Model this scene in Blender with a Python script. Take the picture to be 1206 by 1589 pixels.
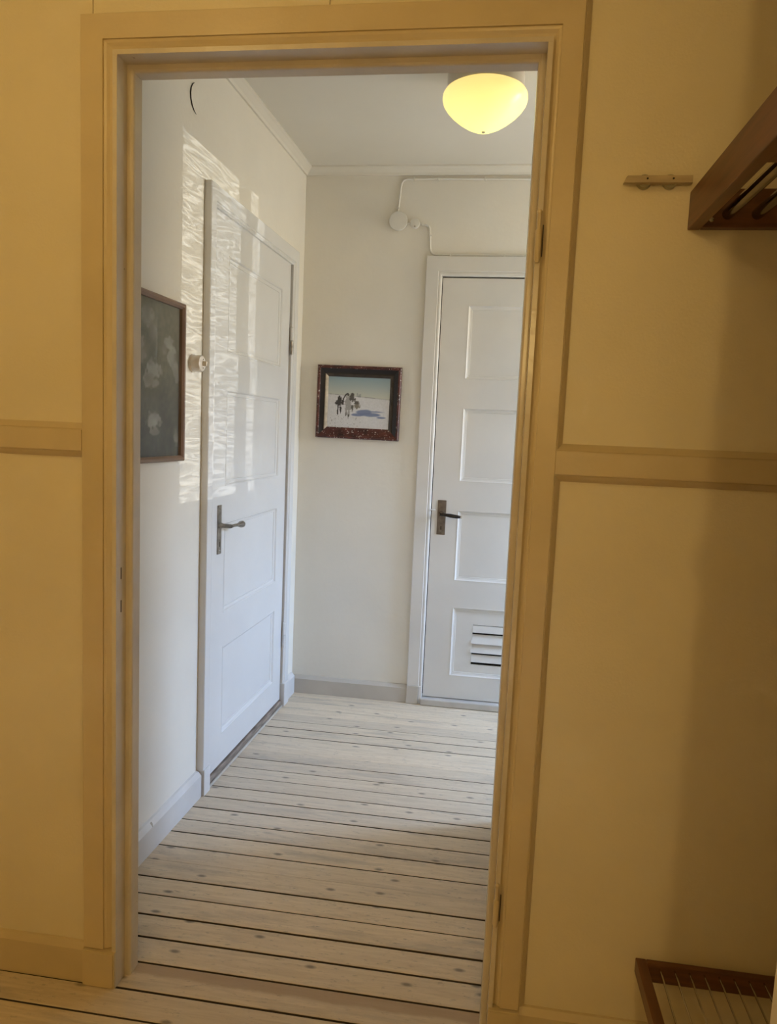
import bpy, bmesh, math, random
import numpy as np
from mathutils import Vector, Matrix

for _o in list(bpy.data.objects):
    bpy.data.objects.remove(_o)
SC = bpy.context.scene
COL = SC.collection
random.seed(7)
RNG = np.random.default_rng(11)

# ------------------------------------------------------------------ camera
FPX = 1129.7
yaw, pitch, roll = 0.1361, -0.1103, 0.0429
cy_, sy_ = math.cos(yaw), math.sin(yaw)
fwd = Vector((-sy_ * math.cos(pitch), cy_ * math.cos(pitch), math.sin(pitch)))
rgt = Vector((cy_, sy_, 0))
upv = rgt.cross(fwd)
r2 = math.cos(roll) * rgt + math.sin(roll) * upv
u2 = -math.sin(roll) * rgt + math.cos(roll) * upv
cam_d = bpy.data.cameras.new('camera')
cam = bpy.data.objects.new('camera', cam_d)
COL.objects.link(cam)
cam.matrix_world = Matrix(((r2.x, u2.x, -fwd.x, 0.8363), (r2.y, u2.y, -fwd.y, -1.4668),
                           (r2.z, u2.z, -fwd.z, 1.3162), (0, 0, 0, 1)))
cam_d.sensor_fit = 'HORIZONTAL'
cam_d.sensor_width = 36
cam_d.lens = 36 * FPX / 1206
cam_d.clip_start = 0.02
SC.camera = cam

# ------------------------------------------------------------------ light
SC.view_settings.view_transform = 'Standard'
SC.view_settings.look = 'None'
SC.view_settings.gamma = 1
SC.view_settings.use_curve_mapping = False
SC.view_settings.exposure = 0.0

SKY_STRENGTH = 100.0
world = bpy.data.worlds.new('sky')
SC.world = world
world.use_nodes = True
wn = world.node_tree.nodes
wl = world.node_tree.links
wn.clear()
w_out = wn.new('ShaderNodeOutputWorld')
w_bg = wn.new('ShaderNodeBackground')
w_tc = wn.new('ShaderNodeTexCoord')
w_sep = wn.new('ShaderNodeSeparateXYZ')
w_rmp = wn.new('ShaderNodeValToRGB')
w_map = wn.new('ShaderNodeMapRange')
w_map.inputs['From Min'].default_value = -1
w_map.inputs['From Max'].default_value = 1
wl.new(w_tc.outputs['Generated'], w_sep.inputs[0])
wl.new(w_sep.outputs['Z'], w_map.inputs['Value'])
wl.new(w_map.outputs[0], w_rmp.inputs[0])
el = w_rmp.color_ramp.elements
el[0].position = 0.0
el[0].color = (0.21, 0.18, 0.135, 1)        # street and facades across the yard
el[1].position = 1.0
el[1].color = (0.38, 0.59, 1.05, 1)           # zenith
e = el.new(0.55); e.color = (0.28, 0.245, 0.185, 1)
e = el.new(0.66); e.color = (0.45, 0.625, 0.96, 1)
wl.new(w_rmp.outputs[0], w_bg.inputs['Color'])
w_bg.inputs['Strength'].default_value = SKY_STRENGTH
wl.new(w_bg.outputs[0], w_out.inputs[0])

# low sun through the hall window (its panes cast the streaky patches)
sun_d = bpy.data.lights.new('sun', 'SUN')
sun_d.energy = 1.55
sun_d.angle = math.radians(0.03)
sun_d.color = (1.0, 0.985, 0.95)
sun = bpy.data.objects.new('sun', sun_d)
COL.objects.link(sun)
SUN_DIR = Vector((-1, -0.210, 0.01)).normalized()
sun.rotation_euler = SUN_DIR.to_track_quat('-Z', 'Y').to_euler()
sun.location = (4, 0, 2)

# the two warm lamps of the entrance room, behind the camera
def bulb(name, loc, watts, radius):
    d = bpy.data.lights.new(name, 'POINT')
    d.energy = watts
    d.color = (1.0, 0.70, 0.275)
    d.shadow_soft_size = radius
    o = bpy.data.objects.new(name, d)
    COL.objects.link(o)
    o.location = loc


bulb('entrance_bulb', (1.06, -2.30, 1.76), 16.5, 0.045)
bulb('ceiling_bulb', (-0.10, -1.15, 2.41), 9.3, 0.10)

# ------------------------------------------------------------------ helpers
def lin(r, g, b):
    f = lambda c: (c / 255 / 12.92) if c / 255 <= 0.04045 else ((c / 255 + 0.055) / 1.055) ** 2.4
    return (f(r), f(g), f(b), 1)


def mat(name, color, rough=0.5, var=0.06, vscale=4.0, bump=0.0, bscale=60.0, metal=0.0, spec=0.5,
        coat=0.0, coat_rough=0.1, stretch=None, dark=None, chips=None):
    m = bpy.data.materials.new(name)
    m.use_nodes = True
    nt = m.node_tree
    N, L = nt.nodes, nt.links
    b = N['Principled BSDF']
    b.inputs['Roughness'].default_value = rough
    b.inputs['Metallic'].default_value = metal
    b.inputs['Specular IOR Level'].default_value = spec
    b.inputs['Coat Weight'].default_value = coat
    b.inputs['Coat Roughness'].default_value = coat_rough
    tc = N.new('ShaderNodeTexCoord')
    mp = N.new('ShaderNodeMapping')
    if stretch:
        mp.inputs['Scale'].default_value = stretch
    L.new(tc.outputs['Object'], mp.inputs[0])
    n1 = N.new('ShaderNodeTexNoise')
    n1.inputs['Scale'].default_value = vscale
    n1.inputs['Detail'].default_value = 6
    L.new(mp.outputs[0], n1.inputs[0])
    rp = N.new('ShaderNodeValToRGB')
    c = color
    d = dark if dark else tuple(max(0, x * (1 - 2 * var)) for x in c[:3]) + (1,)
    h = tuple(min(1, x * (1 + var)) for x in c[:3]) + (1,)
    rp.color_ramp.elements[0].position = 0.30
    rp.color_ramp.elements[0].color = d
    rp.color_ramp.elements[1].position = 0.70
    rp.color_ramp.elements[1].color = h
    L.new(n1.outputs['Fac'], rp.inputs[0])
    out = rp.outputs[0]
    if chips:
        n3 = N.new('ShaderNodeTexNoise')
        n3.inputs['Scale'].default_value = chips[1]
        n3.inputs['Detail'].default_value = 4
        L.new(tc.outputs['Object'], n3.inputs[0])
        r3 = N.new('ShaderNodeValToRGB')
        r3.color_ramp.elements[0].position = chips[2]
        r3.color_ramp.elements[1].position = chips[2] + 0.02
        L.new(n3.outputs['Fac'], r3.inputs[0])
        mx = N.new('ShaderNodeMix')
        mx.data_type = 'RGBA'
        L.new(r3.outputs[0], mx.inputs[0])
        L.new(out, mx.inputs[6])
        mx.inputs[7].default_value = chips[0]
        out = mx.outputs[2]
    L.new(out, b.inputs['Base Color'])
    if bump > 0:
        n2 = N.new('ShaderNodeTexNoise')
        n2.inputs['Scale'].default_value = bscale
        n2.inputs['Detail'].default_value = 4
        L.new(mp.outputs[0], n2.inputs[0])
        bp = N.new('ShaderNodeBump')
        bp.inputs['Strength'].default_value = bump
        bp.inputs['Distance'].default_value = 0.004
        L.new(n2.outputs['Fac'], bp.inputs['Height'])
        L.new(bp.outputs[0], b.inputs['Normal'])
    return m


M = {}
M['panel_cream'] = mat('panel_cream', (0.76, 0.66, 0.44, 1), 0.42, 0.03, 3, 0.12, 220)
M['casing_cream'] = mat('casing_cream', (0.63, 0.51, 0.30, 1), 0.33, 0.04, 5, 0.10, 120)
M['jamb_cream'] = mat('jamb_cream', (0.66, 0.58, 0.45, 1), 0.22, 0.06, 8, 0.12, 90,
                      chips=((0.16, 0.10, 0.05, 1), 26, 0.735))
M['plaster_white'] = mat('plaster_white', (0.81, 0.775, 0.69, 1), 0.75, 0.03, 2.2, 0.18, 45)
M['plaster_ceiling'] = mat('plaster_ceiling', (0.74, 0.71, 0.63, 1), 0.85, 0.02, 2.0, 0.08, 50)
M['gloss_white'] = mat('gloss_white', (0.735, 0.735, 0.725, 1), 0.24, 0.02, 3, 0.03, 60)
M['door_grey_white'] = mat('door_grey_white', (0.71, 0.69, 0.645, 1), 0.30, 0.025, 4, 0.04, 60)
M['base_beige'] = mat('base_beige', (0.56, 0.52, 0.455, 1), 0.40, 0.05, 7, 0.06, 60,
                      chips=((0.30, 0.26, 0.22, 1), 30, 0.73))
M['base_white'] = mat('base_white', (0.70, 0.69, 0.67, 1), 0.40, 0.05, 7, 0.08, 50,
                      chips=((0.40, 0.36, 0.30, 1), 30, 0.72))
M['threshold_worn'] = mat('threshold_worn', (0.30, 0.24, 0.19, 1), 0.55, 0.25, 14, 0.2, 40, stretch=(1, 1, 6))
M['threshold_paint'] = mat('threshold_paint', (0.58, 0.54, 0.48, 1), 0.45, 0.08, 9, 0.1, 60,
                           chips=((0.20, 0.16, 0.12, 1), 22, 0.70))
M['board_edge'] = mat('board_edge', (0.085, 0.062, 0.042, 1), 0.9, 0.2)
M['dark_gap'] = mat('dark_gap', (0.018, 0.013, 0.009, 1), 0.9, 0.2)
M['teak'] = mat('teak', (0.155, 0.060, 0.020, 1), 0.40, 0.20, 5, 0.05, 60, stretch=(14, 1.2, 14))
M['teak_x'] = mat('teak_x', (0.155, 0.060, 0.020, 1), 0.40, 0.20, 5, 0.05, 60, stretch=(1.2, 14, 14))
M['chrome'] = mat('chrome', (0.62, 0.60, 0.56, 1), 0.14, 0.05, 20, metal=1.0)
M['chrome_dark_reflection'] = mat('chrome_dark_reflection', (0.30, 0.27, 0.22, 1), 0.16, 0.1, 20, metal=1.0)  # chrome darkened: the reflection of a dim room is put into the colour
M['steel'] = mat('steel', (0.36, 0.34, 0.31, 1), 0.34, 0.25, 40, metal=1.0)
M['worn_steel'] = mat('worn_steel', (0.22, 0.20, 0.18, 1), 0.45, 0.15, 50, metal=1.0)
M['bakelite'] = mat('bakelite', (0.012, 0.011, 0.012, 1), 0.25, 0.1)
M['porcelain'] = mat('porcelain', (0.72, 0.66, 0.58, 1), 0.25, 0.04, 10)
M['cable_white'] = mat('cable_white', (0.74, 0.72, 0.66, 1), 0.45, 0.03, 10)
M['lamp_base'] = mat('lamp_base', (0.66, 0.61, 0.53, 1), 0.35, 0.03, 8)
M['brown_frame'] = mat('brown_frame', (0.24, 0.15, 0.10, 1), 0.40, 0.12, 9, 0.05, 70)
M['black_frame'] = mat('black_frame', (0.012, 0.009, 0.009, 1), 0.38, 0.3, 10)
M['red_frame'] = mat('red_frame', (0.105, 0.026, 0.020, 1), 0.45, 0.35, 30, 0.1, 80,
                     chips=((0.55, 0.50, 0.45, 1), 120, 0.635))
M['gold_slip'] = mat('gold_slip', (0.55, 0.47, 0.36, 1), 0.35, 0.15, 40, metal=0.3)
M['dark_slip'] = mat('dark_slip', (0.05, 0.035, 0.025, 1), 0.4, 0.3, 30)
M['peg_wood'] = mat('peg_wood', (0.50, 0.39, 0.22, 1), 0.45, 0.12, 10, stretch=(1, 8, 8))
M['peg_disc'] = mat('peg_disc', (0.34, 0.30, 0.17, 1), 0.35, 0.15, 40)
M['thread_dark'] = mat('thread_dark', (0.02, 0.014, 0.01, 1), 0.6, 0.1)
M['latch_slot'] = mat('latch_slot', (0.03, 0.02, 0.012, 1), 0.7, 0.1)


def plank_material(name='whitewashed_pine', band=False):
    m = bpy.data.materials.new(name)
    m.use_nodes = True
    N, L = m.node_tree.nodes, m.node_tree.links
    b = N['Principled BSDF']
    tc = N.new('ShaderNodeTexCoord')
    oi = N.new('ShaderNodeObjectInfo')
    sc = N.new('ShaderNodeVectorMath'); sc.operation = 'SCALE'
    cx = N.new('ShaderNodeCombineXYZ')
    L.new(oi.outputs['Random'], cx.inputs[0])
    L.new(oi.outputs['Random'], cx.inputs[2])
    L.new(cx.outputs[0], sc.inputs[0])
    sc.inputs['Scale'].default_value = 37.0
    ad = N.new('ShaderNodeVectorMath'); ad.operation = 'ADD'
    L.new(tc.outputs['Object'], ad.inputs[0])
    L.new(sc.outputs[0], ad.inputs[1])

    def noise(scale, stretch, detail=6, rough=0.6, dist=0.0):
        mp = N.new('ShaderNodeMapping')
        mp.inputs['Scale'].default_value = stretch
        L.new(ad.outputs[0], mp.inputs[0])
        n = N.new('ShaderNodeTexNoise')
        n.inputs['Scale'].default_value = scale
        n.inputs['Detail'].default_value = detail
        n.inputs['Roughness'].default_value = rough
        n.inputs['Distortion'].default_value = dist
        L.new(mp.outputs[0], n.inputs[0])
        return n.outputs['Fac']

    def ramp(inp, p0, c0, p1, c1):
        r = N.new('ShaderNodeValToRGB')
        r.color_ramp.elements[0].position = p0
        r.color_ramp.elements[0].color = c0
        r.color_ramp.elements[1].position = p1
        r.color_ramp.elements[1].color = c1
        L.new(inp, r.inputs[0])
        return r.outputs[0]

    def mix(fac, a, c, fixed=None, mode='MIX'):
        x = N.new('ShaderNodeMix')
        x.data_type = 'RGBA'
        x.blend_type = mode
        if fac is None:
            x.inputs[0].default_value = 1.0
        else:
            L.new(fac, x.inputs[0])
        L.new(a, x.inputs[6])
        if fixed:
            x.inputs[7].default_value = fixed
        else:
            L.new(c, x.inputs[7])
        return x.outputs[2]
    B, W = (0, 0, 0, 1), (1, 1, 1, 1)
    grain = ramp(noise(4.0, (1.6, 22, 22), 9, 0.72, 0.6), 0.25, (0.60, 0.49, 0.35, 1), 0.70, (0.80, 0.69, 0.53, 1))
    tone = ramp(oi.outputs['Random'], 0.0, (0.88, 0.87, 0.86, 1), 1.0, (1.06, 1.04, 1.01, 1))
    col = mix(None, grain, tone, mode='MULTIPLY')
    wear = ramp(noise(1.6, (1.5, 9, 9), 7, 0.7, 0.3), 0.52, B, 0.76, (0.8, 0.8, 0.8, 1))
    col = mix(wear, col, None, (0.36, 0.315, 0.26, 1))
    speck = ramp(noise(20.0, (1.6, 5, 5), 5, 0.78), 0.575, B, 0.70, (0.8, 0.8, 0.8, 1))
    col = mix(speck, col, None, (0.33, 0.28, 0.22, 1))
    # knots
    mp = N.new('ShaderNodeMapping')
    mp.inputs['Scale'].default_value = (5.5, 12.5, 1.0)
    L.new(ad.outputs[0], mp.inputs[0])
    v = N.new('ShaderNodeTexVoronoi')
    v.inputs['Scale'].default_value = 1.0
    v.voronoi_dimensions = '2D'
    v.inputs['Randomness'].default_value = 0.95
    L.new(mp.outputs[0], v.inputs['Vector'])
    kn = ramp(v.outputs['Distance'], 0.035, W, 0.10, B)
    sep = N.new('ShaderNodeSeparateColor')
    L.new(v.outputs['Color'], sep.inputs[0])
    pick = ramp(sep.outputs[0], 0.55, B, 0.60, W)
    mm = N.new('ShaderNodeMath'); mm.operation = 'MULTIPLY'
    L.new(kn, mm.inputs[0]); L.new(pick, mm.inputs[1])
    m2 = N.new('ShaderNodeMath'); m2.operation = 'MULTIPLY'
    m2.inputs[1].default_value = 0.85
    L.new(mm.outputs[0], m2.inputs[0])
    col = mix(m2.outputs[0], col, None, (0.20, 0.165, 0.13, 1))
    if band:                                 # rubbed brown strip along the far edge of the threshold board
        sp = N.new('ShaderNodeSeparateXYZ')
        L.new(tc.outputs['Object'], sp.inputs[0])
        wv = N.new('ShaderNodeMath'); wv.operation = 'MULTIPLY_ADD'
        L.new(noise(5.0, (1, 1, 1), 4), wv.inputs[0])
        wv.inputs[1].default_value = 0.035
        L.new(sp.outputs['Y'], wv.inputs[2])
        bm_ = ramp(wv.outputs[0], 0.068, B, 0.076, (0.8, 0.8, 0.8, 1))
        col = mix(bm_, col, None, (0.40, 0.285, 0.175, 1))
    L.new(col, b.inputs['Base Color'])
    b.inputs['Roughness'].default_value = 0.5
    bp = N.new('ShaderNodeBump')
    bp.inputs['Strength'].default_value = 0.25
    bp.inputs['Distance'].default_value = 0.002
    L.new(noise(4.0, (1.2, 30, 30), 5), bp.inputs['Height'])
    L.new(bp.outputs[0], b.inputs['Normal'])
    return m


M['plank'] = plank_material()
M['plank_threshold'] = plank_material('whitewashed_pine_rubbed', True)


def vcol_material(name, rough=0.6):
    m = bpy.data.materials.new(name)
    m.use_nodes = True
    N, L = m.node_tree.nodes, m.node_tree.links
    a = N.new('ShaderNodeAttribute')
    a.attribute_name = 'paint'
    L.new(a.outputs['Color'], N['Principled BSDF'].inputs['Base Color'])
    N['Principled BSDF'].inputs['Roughness'].default_value = rough
    return m


def pane_material(name, pattern):
    m = bpy.data.materials.new(name)
    m.use_nodes = True
    N, L = m.node_tree.nodes, m.node_tree.links
    N.remove(N['Principled BSDF'])
    out = N['Material Output']
    tr = N.new('ShaderNodeBsdfTransparent')
    gl = N.new('ShaderNodeBsdfGlossy')
    gl.inputs['Roughness'].default_value = 0.02
    fr = N.new('ShaderNodeFresnel')
    fr.inputs['IOR'].default_value = 1.45
    ge = N.new('ShaderNodeNewGeometry')
    inv = N.new('ShaderNodeMath'); inv.operation = 'SUBTRACT'
    inv.inputs[0].default_value = 1.0
    L.new(ge.outputs['Backfacing'], inv.inputs[1])
    ml = N.new('ShaderNodeMath'); ml.operation = 'MULTIPLY'
    L.new(fr.outputs[0], ml.inputs[0]); L.new(inv.outputs[0], ml.inputs[1])
    mx = N.new('ShaderNodeMixShader')
    L.new(ml.outputs[0], mx.inputs[0])
    L.new(tr.outputs[0], mx.inputs[1])
    L.new(gl.outputs[0], mx.inputs[2])
    L.new(mx.outputs[0], out.inputs[0])
    tr.inputs['Color'].default_value = (0.95, 0.96, 0.95, 1)
    if pattern:                              # drawn glass with wavy horizontal reams
        tc = N.new('ShaderNodeTexCoord')
        mp = N.new('ShaderNodeMapping')
        mp.inputs['Scale'].default_value = (1, 2.0, 15)
        L.new(tc.outputs['Object'], mp.inputs[0])
        n = N.new('ShaderNodeTexNoise')
        n.inputs['Scale'].default_value = 1.25
        n.inputs['Detail'].default_value = 2.5
        n.inputs['Distortion'].default_value = 0.35
        n.inputs['Roughness'].default_value = 0.45
        L.new(mp.outputs[0], n.inputs[0])
        r = N.new('ShaderNodeValToRGB')
        cr = r.color_ramp.elements
        cr[0].position = 0.30; cr[0].color = (0.24, 0.24, 0.24, 1)
        cr[1].position = 0.75; cr[1].color = (0.34, 0.34, 0.34, 1)
        for q, pk, wq in ((0.40, 0.85, .026), (0.49, 1.0, .030), (0.58, 1.0, .030)):
            for dq, cv in ((-wq, 0.24), (0.0, pk), (wq, 0.28)):
                e = cr.new(q + dq); e.color = (cv, cv, cv, 1)
        L.new(n.outputs['Fac'], r.inputs[0])
        sw_ = N.new('ShaderNodeMix')           # the reams sit on one face of the pane only
        sw_.data_type = 'RGBA'
        L.new(ge.outputs['Backfacing'], sw_.inputs[0])
        L.new(r.outputs[0], sw_.inputs[6])
        sw_.inputs[7].default_value = (0.97, 0.98, 0.97, 1)
        L.new(sw_.outputs[2], tr.inputs['Color'])
    return m


M['wavy_glass'] = pane_material('wavy_glass', True)
M['clear_glass'] = pane_material('clear_glass', False)


def glow_material():
    m = bpy.data.materials.new('glowing_opal_glass')
    m.use_nodes = True
    N, L = m.node_tree.nodes, m.node_tree.links
    b = N['Principled BSDF']
    b.inputs['Base Color'].default_value = (0.72, 0.68, 0.52, 1)
    b.inputs['Roughness'].default_value = 0.22
    tc = N.new('ShaderNodeTexCoord')
    sp = N.new('ShaderNodeSeparateXYZ')
    L.new(tc.outputs['Generated'], sp.inputs[0])
    r = N.new('ShaderNodeValToRGB')
    r.color_ramp.elements[0].position = 0.05
    r.color_ramp.elements[0].color = (0.98, 0.88, 0.23, 1)
    r.color_ramp.elements[1].position = 0.95
    r.color_ramp.elements[1].color = (0.80, 0.58, 0.17, 1)
    e = r.color_ramp.elements.new(0.45)
    e.color = (0.92, 0.76, 0.20, 1)
    L.new(sp.outputs['Z'], r.inputs[0])
    L.new(r.outputs[0], b.inputs['Emission Color'])
    b.inputs['Emission Strength'].default_value = 1.12
    return m


M['opal'] = glow_material()


# ---- mesh builders
def bm_new():
    return bmesh.new()


def add_box(bm, x0, x1, y0, y1, z0, z1):
    v = [bm.verts.new(p) for p in ((x0, y0, z0), (x1, y0, z0), (x1, y1, z0), (x0, y1, z0),
                                   (x0, y0, z1), (x1, y0, z1), (x1, y1, z1), (x0, y1, z1))]
    for f in ((3, 2, 1, 0), (4, 5, 6, 7), (0, 1, 5, 4), (1, 2, 6, 5), (2, 3, 7, 6), (3, 0, 4, 7)):
        bm.faces.new([v[i] for i in f])
    return v


def box(x0, x1, y0, y1, z0, z1, bev=0.0, seg=2):
    bm = bm_new()
    add_box(bm, x0, x1, y0, y1, z0, z1)
    if bev > 0:
        bmesh.ops.bevel(bm, geom=list(bm.edges), offset=bev, segments=seg, profile=0.5, affect='EDGES')
    return bm


def add_ring_strip(bm, ringA, ringB):
    a = [bm.verts.new(p) for p in ringA]
    b = [bm.verts.new(p) for p in ringB]
    n = len(a)
    for i in range(n):
        j = (i + 1) % n
        bm.faces.new((a[i], a[j], b[j], b[i]))
    bm.faces.new(a[::-1])
    bm.faces.new(b)


def prism(ringA, ringB):
    bm = bm_new()
    add_ring_strip(bm, ringA, ringB)
    bmesh.ops.recalc_face_normals(bm, faces=list(bm.faces))
    return bm


def lathe(prof, axis='Z', center=(0, 0, 0), n=32):
    """prof: list of (radius, height) from one end to the other"""
    bm = bm_new()
    rings = []
    for r, h in prof:
        ring = []
        for i in range(n):
            a = 2 * math.pi * i / n
            c, s = r * math.cos(a), r * math.sin(a)
            if axis == 'Z':
                p = (c, s, h)
            elif axis == 'Y':
                p = (c, h, s)
            else:
                p = (h, c, s)
            ring.append(bm.verts.new(Vector(p) + Vector(center)))
        rings.append(ring)
    for a, b in zip(rings, rings[1:]):
        for i in range(n):
            j = (i + 1) % n
            bm.faces.new((a[i], a[j], b[j], b[i]))
    bm.faces.new(rings[0])
    bm.faces.new(rings[-1])
    bmesh.ops.recalc_face_normals(bm, faces=list(bm.faces))
    return bm


def fillet(pts, r, n=6):
    out = [Vector(pts[0])]
    for a, b, c in zip(pts, pts[1:], pts[2:]):
        a, b, c = Vector(a), Vector(b), Vector(c)
        d1, d2 = (a - b), (c - b)
        rr = min(r, d1.length * 0.49, d2.length * 0.49)
        p, q = b + d1.normalized() * rr, b + d2.normalized() * rr
        for i in range(n + 1):
            t = i / n
            out.append((1 - t) ** 2 * p + 2 * t * (1 - t) * b + t * t * q)
    out.append(Vector(pts[-1]))
    return out


def tube(pts, rad, n=10, bm=None):
    bm = bm or bm_new()
    pts = [Vector(p) for p in pts]
    rads = rad if isinstance(rad, (list, tuple)) else [rad] * len(pts)
    rings = []
    t0 = (pts[1] - pts[0]).normalized()
    ref = Vector((0, 0, 1)) if abs(t0.z) < 0.9 else Vector((1, 0, 0))
    nrm = (ref - t0 * ref.dot(t0)).normalized()
    for i, p in enumerate(pts):
        t = (pts[min(i + 1, len(pts) - 1)] - pts[max(i - 1, 0)]).normalized()
        nrm = (nrm - t * nrm.dot(t)).normalized()
        bn = t.cross(nrm)
        rings.append([bm.verts.new(p + rads[i] * (math.cos(2 * math.pi * k / n) * nrm + math.sin(2 * math.pi * k / n) * bn))
                      for k in range(n)])
    for a, b in zip(rings, rings[1:]):
        for i in range(n):
            j = (i + 1) % n
            bm.faces.new((a[i], a[j], b[j], b[i]))
    bm.faces.new(rings[0][::-1])
    bm.faces.new(rings[-1])
    bmesh.ops.recalc_face_normals(bm, faces=list(bm.faces))
    return bm


def obj(name, bm, material, parent=None, smooth=False, **tags):
    me = bpy.data.meshes.new(name)
    bm.to_mesh(me)
    bm.free()
    o = bpy.data.objects.new(name, me)
    COL.objects.link(o)
    me.materials.append(M[material] if isinstance(material, str) else material)
    if smooth:
        for p in me.polygons:
            p.use_smooth = True
        me.set_sharp_from_angle(angle=math.radians(40))
    if parent:
        o.parent = parent
    for k, v in tags.items():
        o[k] = v
    return o


def empty(name, loc=(0, 0, 0), rotz=0.0, **tags):
    o = bpy.data.objects.new(name, None)
    COL.objects.link(o)
    o.location = loc
    o.rotation_euler = (0, 0, rotz)
    o.empty_display_size = 0.05
    for k, v in tags.items():
        o[k] = v
    return o


def casing_piece(prof, which, u0, u1, z1, z0=0.0, M3=None):
    """one mitred board of a door surround; prof = [(d, h)], d away from the opening, h off the wall"""
    if which == 'left':
        A = [(u0 - d, -h, z0) for d, h in prof]
        B = [(u0 - d, -h, z1 + d) for d, h in prof]
    elif which == 'right':
        A = [(u1 + d, -h, z0) for d, h in prof]
        B = [(u1 + d, -h, z1 + d) for d, h in prof]
    else:
        A = [(u0 - d, -h, z1 + d) for d, h in prof]
        B = [(u1 + d, -h, z1 + d) for d, h in prof]
    return prism(A, B)


def frame_piece(prof, side, u0, u1, z0, z1):
    """one mitred side of a rectangular frame around [u0,u1]x[z0,z1]"""
    c = {'bl': lambda d: (u0 - d, z0 - d), 'br': lambda d: (u1 + d, z0 - d),
         'tr': lambda d: (u1 + d, z1 + d), 'tl': lambda d: (u0 - d, z1 + d)}
    a, b = {'bottom': ('bl', 'br'), 'right': ('br', 'tr'), 'top': ('tr', 'tl'), 'left': ('tl', 'bl')}[side]
    A = [(c[a](d)[0], -h, c[a](d)[1]) for d, h in prof]
    B = [(c[b](d)[0], -h, c[b](d)[1]) for d, h in prof]
    return prism(A, B)


def frame_ring(prof, u0, u1, z0, z1):
    """a whole mitred rectangular moulding as one mesh"""
    bm = bm_new()
    rings = []
    for d, h in prof:
        rings.append([bm.verts.new(p) for p in ((u0 - d, -h, z0 - d), (u1 + d, -h, z0 - d),
                                                (u1 + d, -h, z1 + d), (u0 - d, -h, z1 + d))])
    n = len(rings)
    for i in range(n):
        a, b = rings[i], rings[(i + 1) % n]
        for k in range(4):
            j = (k + 1) % 4
            bm.faces.new((a[k], a[j], b[j], b[k]))
    bmesh.ops.recalc_face_normals(bm, faces=list(bm.faces))
    return bm


ST = dict(kind='structure')

# ------------------------------------------------------------------ dimensions
XL, YB, KL = -0.088, 1.978, 0.0397       # hall left wall at the far corner, hall back wall, skew of the left wall
ZC = 2.515                               # ceilings
HALL_R = 2.60                            # end of the hall's side arm
ARM_X, ARM_Y = 0.975, 0.95               # corner where the hall widens to the right
NR_L, NR_R, NR_B = -1.25, 2.06, -2.9     # entrance room
XC, XD, ZH = 0.041, 0.898, 2.050         # clear width and height of the doorway
LROT = math.pi / 2 - math.atan(KL)       # left-wall frame: local x = along the wall, local -y = into the hall

# ------------------------------------------------------------------ floor
floor = obj('floor', box(NR_L, HALL_R + 0.1, NR_B, YB + 0.05, -0.06, -0.022), 'dark_gap',
            label='floor of narrow worn whitewashed pine planks running across hall and entrance', category='floor', **ST)
seams = [1.910, 1.840, 1.763, 1.685, 1.604, 1.527, 1.444, 1.366, 1.287, 1.209, 1.129, 1.050, 0.967, 0.889,
         0.812, 0.731, 0.653, 0.574, 0.496, 0.415, 0.339, 0.258, 0.176, 0.091, 0.004, -0.077]
gaps = {0.731: .0042, 0.653: .0042, 0.574: .0048, 0.496: .0022, 0.415: .0046, 0.339: .0046, 0.258: .0032, 0.176: .0066,
        0.091: .0040, 0.004: .0076, -0.077: .0044, 1.209: .0042, 1.129: .0045, 1.050: .0040, 0.967: .0046, 1.287: .0016,
        1.444: .0020, 1.840: .0018}
yy = -0.077
while yy > NR_B + 0.09:
    yy -= 0.081 + random.uniform(-0.002, 0.002)
    seams.append(yy)
edges = [YB + 0.02] + seams
for i in range(len(edges) - 1):
    y1, y0 = edges[i], edges[i + 1]
    g1 = gaps.get(y1, 0.0024) * 0.52
    g0 = gaps.get(y0, 0.0024) * 0.52
    x0, x1 = (-0.21, HALL_R + 0.02 if y0 > ARM_Y - 0.1 else ARM_X + 0.05) if y0 > 0.05 else (NR_L, NR_R)
    skew = random.uniform(-0.0010, 0.0010)
    dz = random.uniform(-0.0012, 0.0008)
    tilt = random.uniform(-0.0006, 0.0006)
    bm = bm_new()
    A = [(x0, y0 + g0, -0.022), (x0, y1 - g1, -0.022), (x0, y1 - g1, dz + tilt - 0.0008), (x0, y1 - g1 - 0.0015, dz + tilt),
         (x0, y0 + g0 + 0.0015, dz - tilt), (x0, y0 + g0, dz - tilt - 0.0008)]
    Bq = [(x1, p[1] + skew, p[2]) for p in A]
    add_ring_strip(bm, A, Bq)
    bmesh.ops.recalc_face_normals(bm, faces=list(bm.faces))
    for fc_ in bm.faces:                     # dirt-blackened board edges
        if abs(fc_.normal.y) > 0.9:
            fc_.material_index = 1
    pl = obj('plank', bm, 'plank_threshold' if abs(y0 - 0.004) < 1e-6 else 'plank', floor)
    pl.data.materials.append(M['board_edge'])

# ------------------------------------------------------------------ shells
def shell(name, boxes, material, label, category='wall'):
    bm = bm_new()
    for b in boxes:
        add_box(bm, *b)
    return obj(name, bm, material, None, label=label, category=category, **ST)


obj('ceiling', box(NR_L - 0.1, HALL_R + 0.15, NR_B - 0.1, YB + 0.15, ZC, ZC + 0.1), 'plaster_ceiling',
    label='flat off-white plaster ceiling above the hall', category='ceiling', **ST)

# wall between entrance and hall
WF0, WF1 = 0.030, 0.079
wall_front = shell('wall_front', [(NR_L, XC - 0.03, WF0, WF1, 0, ZC), (XD + 0.03, NR_R, WF0, WF1, 0, ZC),
                                  (XC - 0.03, XD + 0.03, WF0, WF1, ZH + 0.03, ZC)], 'plaster_white',
                   'cream panelled partition wall around the open doorway')
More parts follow.
